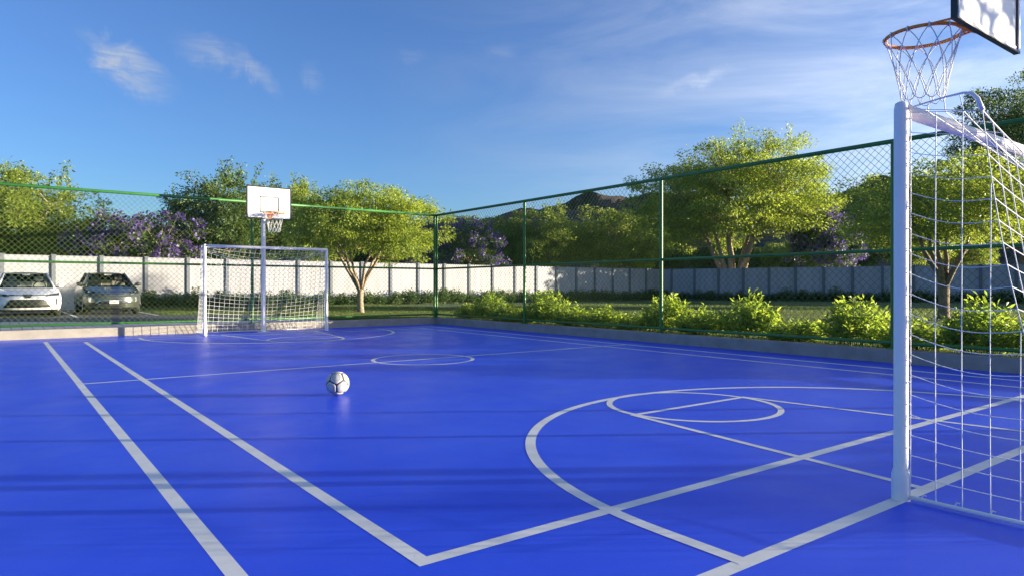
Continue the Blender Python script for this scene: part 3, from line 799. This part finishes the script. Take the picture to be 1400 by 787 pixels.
# shared meshes for the trees beyond the walls
B1 = tree_meshes(41, 6.6, 3.3, 1.6, stems=5, nclump=290, per=115, leaf=.15, clump=.55, leafm='leaf_mid', lobes=11, trunk_r=.18, fork=1.4, tall_tuft=12)
B2 = tree_meshes(43, 7.0, 3.0, 1.5, stems=4, nclump=270, per=115, leaf=.15, clump=.55, leafm='leaf_dark', lobes=10, trunk_r=.2, fork=1.6, tall_tuft=14)
B3 = tree_meshes(47, 6.4, 3.4, 1.2, stems=5, nclump=300, per=115, leaf=.155, clump=.58, leafm='leaf_mid', lobes=12, trunk_r=.2, fork=1.3)
B4 = tree_meshes(49, 14.6, 5.0, 3.0, stems=6, nclump=480, per=120, leaf=.19, clump=.8, leafm='leaf_dark', bark='bark', lobes=16, trunk_r=.34, fork=2.6)
P1 = tree_meshes(53, 4.7, 2.75, .8, stems=5, nclump=260, per=60, leaf=.16, clump=.42, leafm='leaf_dark', lobes=14, trunk_r=.14, fork=.8, blossoms=190)
P2 = tree_meshes(59, 5.2, 2.3, .8, stems=5, nclump=230, per=60, leaf=.16, clump=.42, leafm='leaf_dark', lobes=12, trunk_r=.14, fork=.8, blossoms=120)
TG = 'leafy trees around the court'
for nm, me, lab, px, dep, s, rz, sxy in (
    ('leafy_tree', B1, 'broad leafy tree at the left edge, behind the white car', 28, 33, .99, .4, 1.05),
    ('leafy_tree', B3, 'low leafy tree between the left edge tree and the purple bush', 108, 43, .72, 2.2, 1.0),
    ('leafy_tree', B2, 'dark tree behind the far wall, just left of the far backboard', 312, 37, 1.0, 1.1, 1.02),
    ('leafy_tree', B3, 'low tree behind the wall between the purple bush and the far goal', 262, 44, .78, .2, .9),
    ('leafy_tree', B1, 'loose topped tree behind the wall, just right of the far backboard', 415, 41, 1.06, 3.0, .95),
    ('leafy_tree', B2, 'dark tree mostly hidden behind the young forked tree', 505, 45, .80, 4.0, 1.1),
    ('leafy_tree', B3, 'tree rising behind the purple bush by the fence corner', 655, 61, 1.16, .9, 1.0),
    ('leafy_tree', B1, 'rounded tree behind the wall, right of the corner purple bush', 742, 60, 1.16, 5.1, 1.05),
    ('leafy_tree', B3, 'spreading tree behind the wall, left of the biggest tree', 838, 62, 1.26, 2.7, 1.05),
    ('leafy_tree', B2, 'dark low tree under the left side of the biggest tree', 905, 66, .86, .5, 1.2),
    ('leafy_tree', B2, 'dark low tree behind the trunks of the biggest tree', 985, 67, .86, 1.9, 1.3),
    ('leafy_tree', B3, 'dark low tree under the right side of the biggest tree', 1072, 66, .86, 3.3, 1.2),
    ('leafy_tree', B1, 'tree beside the near goal post, right of the small purple tree', 1243, 62, 1.46, 2.2, .82),
    ('leafy_tree', B2, 'low dark tree behind the small purple tree', 1150, 64, .85, 2.9, 1.1),
    ('leafy_tree', B4, 'tall dark tree at the right edge behind the near goal', 1402, 74, 1.68, .7, .85),
    ('leafy_tree', B3, 'low tree behind the right wall seen through the near goal net', 1300, 66, .95, 4.4, 1.1),
    ('leafy_tree', B4, 'dark tree filling the gap behind the near goal crossbar', 1322, 76, 1.0, 3.9, .95)):
    place_tree(nm, me, lab, px, dep, s, rz, TG, sxy=sxy)
FG = 'purple flowering bushes behind the walls'
place_tree('flowering_bush', P1, 'wide purple flowering bush behind the wall above the parked cars', 190, 33.5, .98, .3, FG, 'flowering bush', sxy=1.02)
place_tree('flowering_bush', P2, 'purple flowering bush behind the wall at the fence corner', 640, 44, 1.02, 1.4, FG, 'flowering bush')
place_tree('flowering_bush', P2, 'small purple flowering tree between the biggest tree and the near goal post', 1128, 48, 1.24, 4.1, FG, 'flowering bush', sxy=.82)
# trees beyond the right edge of the picture, whose long shadows reach the court
S1 = tree_meshes(61, 4.7, 1.6, 3.25, stems=4, nclump=46, per=16, leaf=.26, clump=.40, leafm='leaf_mid', lobes=6, trunk_r=.07, fork=2.0)
place_tree('garden_tree', S1, 'sparse garden tree outside the right fence, out of the picture', 0, 0, 1, .3, TG, xy=(12.3, -3.4))
S2 = tree_meshes(67, 2.3, 1.5, .3, stems=5, nclump=80, per=44, leaf=.16, clump=.34, leafm='leaf_mid', lobes=8, trunk_r=.06, fork=.4)
place_tree('garden_bush', S2, 'tall garden bush outside the right fence, out of the picture', 0, 0, .62, 2.3, 'garden bushes outside the view', 'bush', xy=(16.4, -6.6))
place_tree('garden_bush', S2, 'second tall garden bush outside the right fence, out of the picture', 0, 0, .60, .9, 'garden bushes outside the view', 'bush', xy=(17.6, -10.4))

place_tree('garden_tree', B3, 'leafy garden tree by the right wall, out of the picture', 0, 0, .86, 1.3, TG, xy=(44.0, 6.0))

# shrubs ------------------------------------------------------------
def shrub_mesh(seed, H, rad, shoots, per, leaf, m, droop=.35, width=.26):
    rng = np.random.default_rng(seed); cen = []; dirs = []; size = []
    stems = MB()
    for k in range(shoots):
        a = rng.uniform(0, 2 * PI); q = rng.random() ** .5
        bx_, by_ = math.cos(a) * rad * .45 * q, math.sin(a) * rad * .45 * q
        tip = np.array([math.cos(a) * rad * q * rng.uniform(.8, 1.1), math.sin(a) * rad * q * rng.uniform(.8, 1.1), H * (1 - .55 * q ** 2) * rng.uniform(.55, 1.05)])
        b0 = np.array([bx_, by_, 0])
        if k % 3 == 0: stems.tube([tuple(b0), tuple(b0 * .5 + tip * .5 + [0, 0, .03]), tuple(tip)], [.008, .006, .003], 4, caps=False)
        for w in range(per):
            f = .35 + .65 * w / (per - 1)
            p = b0 + (tip - b0) * f
            th = w * 2.4 + k; up = .15 + .9 * (w / per) ** 2
            dv = np.array([math.cos(th), math.sin(th), up]) + rng.normal(size=3) * .25
            dv[:2] += 0.4 * np.array([math.cos(a), math.sin(a)]) * q
            cen.append(p); dirs.append(dv); size.append(leaf * rng.uniform(.7, 1.25))
    V, F = leaf_cloud(np.array(cen), np.array(dirs), np.array(size), rng, width=width)
    return stems.mesh('stems', 'stem_green'), np_mesh('foliage', V, F, [m])
SH = [shrub_mesh(70 + k, .74, .58, 105, 14, .135, 'leaf_shrub', width=.30) for k in range(4)]
HD = [shrub_mesh(80 + k, .80, .64, 95, 12, .13, 'leaf_hedge', width=.36) for k in range(3)]
rds = random.Random(8)
def shrub(name, me, label, x, y, s, group, sz=1.0):
    t_ = thing(name, label, 'shrub', (x, y, GZ - .02), rds.uniform(0, 6.28), group, scale=(s, s, s * sz))
    link('stems', me[0], t_); link('foliage', me[1], t_)
ys_ = np.arange(17.0, 2.4, -.95)
n_sh = len(ys_)
ordn = ['first', 'second', 'third', 'fourth', 'fifth', 'sixth', 'seventh', 'eighth', 'ninth', 'tenth', 'eleventh', 'twelfth', 'thirteenth', 'fourteenth', 'fifteenth', 'sixteenth', 'seventeenth', 'eighteenth', 'nineteenth', 'twentieth']
for i, y in enumerate(ys_):
    tallb = rds.uniform(1.10, 1.22) if i in (1, 4, 8, 10, 12, 14) else rds.uniform(.60, .88)
    shrub('leafy_shrub', SH[i % 4], f'yellow green shrub by the right fence, {ordn[i]} in the row from the corner', 11.05 + rds.uniform(-.05, .22), float(y) + rds.uniform(-.12, .12), rds.uniform(.92, 1.05), 'yellow green shrubs along the right fence', tallb)
for i, y in enumerate(np.arange(-2.0, -8.6, -.85)):
    shrub('leafy_shrub', SH[i % 4], f'yellow green shrub outside the view beside the right fence, {ordn[i]} from the gap', 11.1 + rds.uniform(-.1, .2), float(y), 1.0, 'yellow green shrubs outside the view', rds.uniform(.62, .98))
HG = 'dark hedge shrubs along the walls'
ONES = ['', 'first', 'second', 'third', 'fourth', 'fifth', 'sixth', 'seventh', 'eighth', 'ninth']
def nth(k):
    if k < 21: return ordn[k - 1]
    t_ = {2: 'twent', 3: 'thirt', 4: 'fort'}[k // 10]
    return t_ + ('ieth' if k % 10 == 0 else 'y-' + ONES[k % 10])
def hedge(i, x, y, lab):
    shrub('hedge_shrub', HD[i % 3], lab, x, y, rds.uniform(.9, 1.1), HG, rds.uniform(.82, 1.12))
hx = np.arange(5.2, 38.8, .98)
for i, x in enumerate(hx):
    hedge(i, float(x), 33.1 + rds.uniform(-.15, .15), f'dark hedge shrub below the far wall, {nth(i + 1)} from the parked cars')
for i in range(28):
    d = 1.2 + i * .98
    nx, ny = .372, -.928
    hedge(i + 1, 39.62 + nx * d - .928 * .8, 33.2 + ny * d - .372 * .8, f'dark hedge shrub below the shaded right wall, {nth(i + 1)} from the wall corner')

# grass: short blades over the lawn that shows behind the fences
def grass():
    rng = np.random.default_rng(9); P = []
    def scatter(n_, x0, x1, y0, y1): return np.stack([rng.uniform(x0, x1, n_), rng.uniform(y0, y1, n_), np.full(n_, GZ)], 1)
    P.append(scatter(26000, 7.7, 10.3, 17.75, 24)); P.append(scatter(22000, 4.6, 16, 24, 33)); P.append(scatter(40000, 10.6, 17, 2, 24)); P.append(scatter(46000, 17, 32, 2, 28))
    p = np.concatenate(P)
    keep = ~((p[:, 0] < 7.4) & (p[:, 1] < 24.8)); p = p[keep]
    d = rng.normal(size=p.shape) * .45; d[:, 2] = 1
    V, F = leaf_cloud(p, d, .065, rng, width=.16)
    o = link('grass', np_mesh('grass', V, F, ['grass_blade']))
    tag(o, 'short green grass on the lawn behind the fences', 'grass', kind='stuff')
grass()

# ------------------------------------------------------------------ parked cars
def car(label, loc, P):
    root = thing('parked_car', label, 'car', loc, 0, 'cars parked behind the far fence')
    sl = P['slices']                              # (z, y_front, y_back, half width, front corner depth)
    zs = [q[0] for q in sl]
    def at(z): return [float(np.interp(z, zs, [q[k] for q in sl])) for k in range(1, 5)]
    def yf(x, z):
        f, bk_, w, c = at(z); return f + c * min(1, abs(x) / w) ** 2.6
    def outline(z, n=14):
        f, bk_, w, c = at(z); pts = []
        for i in range(2 * n + 1):
            th = PI * i / (2 * n); x = -w * math.cos(th); pts.append((x, yf(x, z), z))
        cb = .30
        for i in range(2 * n + 1):
            th = PI * i / (2 * n); x = w * math.cos(th); pts.append((x, bk_ - cb * (abs(x) / w) ** 3, z))
        return pts
    zz = sorted(set(list(np.linspace(zs[0], zs[-1], 26)) + zs))
    rows = [outline(z) for z in zz]; rows = [r_ + [r_[0]] for r_ in rows]
    mb = MB().grid(rows); nb = len(rows[0]) - 1
    mb.add(rows[-1][:-1], [tuple(range(nb))]); mb.add(rows[0][:-1], [tuple(range(nb))[::-1]])
    body = sharp(mb.build('body', P['paint'], root), 40)
    def patch(name, m, x0, x1, lo, hi, off=.006, parent=None, nx=12, nz=3, thick=.0):
        rw = []
        for k in range(nz + 1):
            rw.append([(x, yf(x, lo(x) + (hi(x) - lo(x)) * k / nz) - off, lo(x) + (hi(x) - lo(x)) * k / nz) for x in np.linspace(x0, x1, nx + 1)])
        mb = MB().grid(rw)
        # returns so that the piece has an edge
        ring = rw[0] + [r_[-1] for r_ in rw[1:]] + rw[-1][::-1][1:] + [r_[0] for r_ in rw[::-1][1:-1]]
        ring = ring + [ring[0]]
        mb.grid([ring, [(x, y + off + .02, z) for x, y, z in ring]])
        return mb.build(name, m, parent or root)
    def trap(xb, xt, zb, zt):                     # lower/upper half width -> limits of z at x for a trapezoid
        lo = lambda x: zb if abs(x) <= xb else zb + (abs(x) - xb) / max(1e-6, xt - xb) * (zt - zb)
        hi = lambda x: zt if abs(x) <= xt else zt - (abs(x) - xt) / max(1e-6, xb - xt) * (zt - zb)
        return lo, hi
    P['front'](root, body, patch, trap, yf)
    # cabin ------------------------------------------------
    bz, rz_ = zs[-1], P['roof']
    wy0, wy1 = P['screen']; ry0, ry1 = P['rear']; wb, wt = P['cabw']
    def cab(u, v, y0, y1):                        # u -1..1 across, v 0..1 up
        w = wb + (wt - wb) * v; z = bz - .01 + (rz_ - .05 - bz) * v
        y = y0 + (y1 - y0) * v
        return (u * w, y + (.10 if y0 < 2 else -.10) * abs(u) ** 2.4, z)
    us = np.linspace(-1, 1, 13); vs_ = np.linspace(0, 1, 7)
    MB().grid([[cab(u, v, wy0, wy1) for u in us] for v in vs_]).build('windscreen', 'car_glass', root, smooth=True)
    MB().grid([[cab(u, v, ry0, ry1) for u in us] for v in vs_]).build('rear_window', 'car_glass', root, smooth=True)
    for s in (-1, 1):
        rows = []
        for v in vs_:
            a, b_ = Vector(cab(s, v, wy0, wy1)), Vector(cab(s, v, ry0, ry1))
            rows.append([a.lerp(b_, w) + Vector((s * .03 * math.sin(PI * w), 0, 0)) for w in np.linspace(0, 1, 9)])
        MB().grid(rows).build('side_window', 'car_glass', root, smooth=True)
        MB().tube([cab(s, v, wy0, wy1) for v in vs_], .030, 8).build('pillar', P['paint'], root, smooth=True)
        MB().tube([cab(s, v, ry0, ry1) for v in vs_], .05, 8).build('pillar', P['paint'], root, smooth=True)
        md = [Vector(cab(s, v, wy0, wy1)).lerp(Vector(cab(s, v, ry0, ry1)), .5) + Vector((s * .032, 0, 0)) for v in vs_]
        MB().tube(md, .028, 8).build('pillar', 'black_plastic', root, smooth=True)
        # mirror
        mx = s * (at(bz - .05)[2] + .07); my = wy0 + .22
        mr_ = MB(); rws = []
        for th in np.linspace(0, PI, 9):
            rws.append([(mx + .105 * math.cos(ph) * math.sin(th), my - .07 * math.cos(th) + .02, bz + .075 + .065 * math.sin(ph) * math.sin(th) ** .7) for ph in np.linspace(0, 2 * PI, 15)])
        mir = mr_.grid(rws).build('mirror', P['paint'], root, smooth=True)
        MB().tube([(s * (wb - .04), my + .03, bz + .02), (mx, my + .02, bz + .03)], .022, 8).build('mirror_foot', 'black_plastic', mir)
    rows = []
    for w in np.linspace(0, 1, 9):
        row = []
        for u in us:
            a, b_ = Vector(cab(u, 1, wy0, wy1)), Vector(cab(u, 1, ry0, ry1))
            p = a.lerp(b_, w); p.z += .05 * math.sin(PI * min(1, max(0, w * .86 + .07))) * (1 - abs(u) ** 3 * .8) + (0 if 0 < w < 1 else -.004)
            row.append(p)
        rows.append(row)
    MB().grid(rows).build('roof', P['paint'], root, smooth=True)
    # interior
    sm = P['seat']
    for x in (-.36, .36):
        st = MB().cbox(x - .22, x + .22, 2.0, 2.12, bz - .1, bz + .19, .04); seat = st.build('seat', sm, root, smooth=False)
        MB().cbox(x - .12, x + .12, 2.03, 2.11, bz + .22, bz + .37, .03).build('headrest', sm, seat)
    MB().cbox(-.6, .6, 2.75, 2.9, bz - .05, bz + .22, .04).build('rear_seat', sm, root)
    MB().cbox(-wb + .12, wb - .12, wy0 + .2, wy0 + .5, bz - .05, bz + .03, .02).build('dashboard', 'dash_dark', root)
    MB().tube([(.36 * P.get('drv', 1) + .16 * math.cos(a), wy0 + .52 + .06 * math.sin(a), bz + .05 + .15 * math.sin(a)) for a in np.linspace(0, 2 * PI, 24, endpoint=False)], .016, 6, closed=True).build('steering_wheel', 'dash_dark', root, smooth=True)
    MB().cbox(-.11, .11, wy1 - .12, wy1 - .08, rz_ - .14, rz_ - .085, .012).build('interior_mirror', 'seat_light', root)
    # wheels
    w0 = at(.4)[2]; rw = .315
    for s in (-1, 1):
        for y in P['axles']:
            wt_ = MB()
            prof = [(rw - .10, -.10), (rw - .02, -.10), (rw, -.075), (rw, .075), (rw - .02, .10), (rw - .10, .10)]
            x0 = s * (w0 - .095)
            wh = wt_.lathe(prof, 28, axis='x', at=(x0, y, rw)).build('wheel', 'rubber', root, smooth=True)
            rm = MB().lathe([(rw - .10, -.09), (rw - .105, .085), (rw - .12, .06), (.05, .05), (.0, .06)] if s > 0 else [(rw - .10, .09), (rw - .105, -.085), (rw - .12, -.06), (.05, -.05), (.0, -.06)], 24, axis='x', at=(x0, y, rw))
            for k in range(5):
                a = 2 * PI * k / 5
                rm.tube([(x0 + s * .078, y + .04 * math.cos(a), rw + .04 * math.sin(a)), (x0 + s * .088, y + (rw - .105) * math.cos(a), rw + (rw - .105) * math.sin(a))], .022, 6)
            rm.build('rim', 'rim_alloy', wh)
            # dark arch lip
            ar = MB().tube([(s * (w0 - .012), y + (rw + .05) * math.cos(a), rw + (rw + .05) * math.sin(a)) for a in np.linspace(-.1, PI + .1, 17)], .028, 6)
            ar.build('wheel_arch', 'black_plastic', root, smooth=True)
    return root
def front_white(root, body, patch, trap, yf):
    lo, hi = trap(.62, .44, .29, .545)
    g = patch('grille', 'black_plastic', -.62, .62, lo, hi, .008, nx=24)
    for z in (.36, .43, .49):
        patch('bar', 'dash_dark', -.5, .5, lambda x, z=z: z, lambda x, z=z: z + .014, .012, g, nx=16, nz=1)
    patch('bumper_strip', 'goal_white', -.66, .66, lambda x: .255, lambda x: .280, .012, nx=16, nz=1)
    patch('skirt', 'black_plastic', -.80, .80, lambda x: .165, lambda x: .232, .006, nx=20)
    gr = patch('grille', 'black_plastic', -.46, .46, lambda x: .650 + .02 * abs(x), lambda x: .672 + .03 * abs(x), .010, nx=16, nz=1)
    patch('trim', 'chrome', -.44, .44, lambda x: .676 + .03 * abs(x), lambda x: .686 + .03 * abs(x), .012, nx=16, nz=1)
    lo, hi = trap(.07, .13, .585, .70); patch('emblem', 'dash_dark', -.13, .13, lo, hi, .016, nx=8)
    for s in (-1, 1):
        xs_ = (.46, .84) if s > 0 else (-.84, -.46)
        lampi = patch('headlight', 'lamp_inner', *xs_, lambda x: .632 + .06 * (abs(x) - .46), lambda x: .690 + .13 * (abs(x) - .46), .010, nx=10)
        patch('lens', 'lamp_glass', *xs_, lambda x: .630 + .06 * (abs(x) - .46), lambda x: .692 + .13 * (abs(x) - .46), .020, lampi, nx=10)
        patch('brow', 'black_plastic', *xs_, lambda x: .655 + .09 * (abs(x) - .46), lambda x: .668 + .10 * (abs(x) - .46), .014, lampi, nx=10, nz=1)
        x0 = .735; xs_ = (x0, x0 + .045) if s > 0 else (-x0 - .045, -x0)
        patch('air_slot', 'black_plastic', *xs_, lambda x: .37, lambda x: .56, .008, nx=2)
        xs_ = (x0 - .06, x0 + .04) if s > 0 else (-x0 - .04, -x0 + .06)
        patch('air_slot', 'black_plastic', *xs_, lambda x: .545, lambda x: .572, .009, nx=3, nz=1)
        patch('fog_light', 'lamp_inner', *((x0 - .03, x0 + .02) if s > 0 else (-x0 - .02, -x0 + .03)), lambda x: .37, lambda x: .40, .012, nx=2, nz=1)
def front_grey(root, body, patch, trap, yf):
    lo, hi = trap(.28, .42, .655, .735); g = patch('grille', 'chrome', -.42, .42, lo, hi, .012, nx=16)
    lo, hi = trap(.27, .36, .672, .70); patch('slot', 'black_plastic', -.36, .36, lo, hi, .018, g, nx=12)
    lo, hi = trap(.40, .52, .345, .475)
    g = patch('grille', 'chrome', -.53, .53, lambda x: .345 if abs(x) < .42 else .345 + (abs(x) - .42) * .55, lambda x: .485 if abs(x) < .40 else .485 - (abs(x) - .40) * .62, .010, nx=24)
    patch('mesh', 'black_plastic', -.49, .49, lambda x: .362 if abs(x) < .40 else .362 + (abs(x) - .40) * .5, lambda x: .470 if abs(x) < .37 else .470 - (abs(x) - .37) * .55, .016, g, nx=24)
    pl = patch('number_plate', 'plate_white', -.135, .135, lambda x: .375, lambda x: .485, .030, nx=4)
    for k in range(5):
        x0 = -.085 + k * .037
        patch('character', 'plate_ink', x0, x0 + .02, lambda x: .408, lambda x: .438, .033, pl, nx=1, nz=1)
    patch('skirt', 'black_plastic', -.74, .74, lambda x: .165, lambda x: .225, .006, nx=20)
    patch('air_slot', 'black_plastic', -.30, .30, lambda x: .265, lambda x: .30, .006, nx=10, nz=1)
    for s in (-1, 1):
        xs_ = (.50, .80) if s > 0 else (-.80, -.50)
        lo_ = lambda x: .655 + .25 * (abs(x) - .50); hi_ = lambda x: .745 + .45 * (abs(x) - .50)
        lp = patch('headlight', 'lamp_inner', *xs_, lo_, hi_, .010, nx=10)
        patch('lens', 'lamp_glass', *xs_, lambda x: lo_(x) - .003, lambda x: hi_(x) + .003, .022, lp, nx=10)
        MB().lathe([(.0, -.002), (.035, -.001), (.042, .01)], 14, axis='y', at=(s * .68, yf(s * .68, .76) - .013, .755)).build('bulb', 'chrome', lp)
        patch('fog_light', 'lamp_inner', *((.64, .71) if s > 0 else (-.71, -.64)), lambda x: .42 + .3 * (abs(x) - .64), lambda x: .58, .012, nx=3)
WHITE = dict(paint='paint_white', front=front_white, roof=1.43, screen=(1.02, 1.72), rear=(4.1, 3.3), cabw=(.74, .56), seat='seat_light', axles=(.88, 3.58), drv=1,
             slices=[(.165, .10, 4.45, .80, .42), (.25, .03, 4.55, .86, .40), (.40, .0, 4.6, .885, .40), (.60, .02, 4.6, .89, .42), (.70, .08, 4.6, .885, .46), (.74, .22, 4.58, .875, .46), (.80, .50, 4.56, .865, .42), (.86, .80, 4.53, .845, .34), (.90, 1.02, 4.5, .80, .20)])
GREY = dict(paint='paint_grey', front=front_grey, roof=1.46, screen=(.98, 1.78), rear=(3.85, 3.3), cabw=(.72, .54), seat='seat_beige', axles=(.80, 3.28), drv=1,
            slices=[(.165, .10, 3.82, .76, .42), (.25, .03, 3.9, .82, .42), (.42, .0, 3.95, .845, .44), (.60, .02, 3.95, .85, .46), (.72, .08, 3.95, .85, .48), (.78, .22, 3.94, .842, .50), (.85, .50, 3.92, .83, .44), (.91, .78, 3.9, .81, .34), (.955, 1.0, 3.88, .77, .20)])
car('white saloon car parked at the left edge behind the fence', (.68, 25.7, GZ + .012), WHITE)
car('dark grey hatchback car parked to the right of the white car', (3.06, 26.3, GZ + .012), GREY)
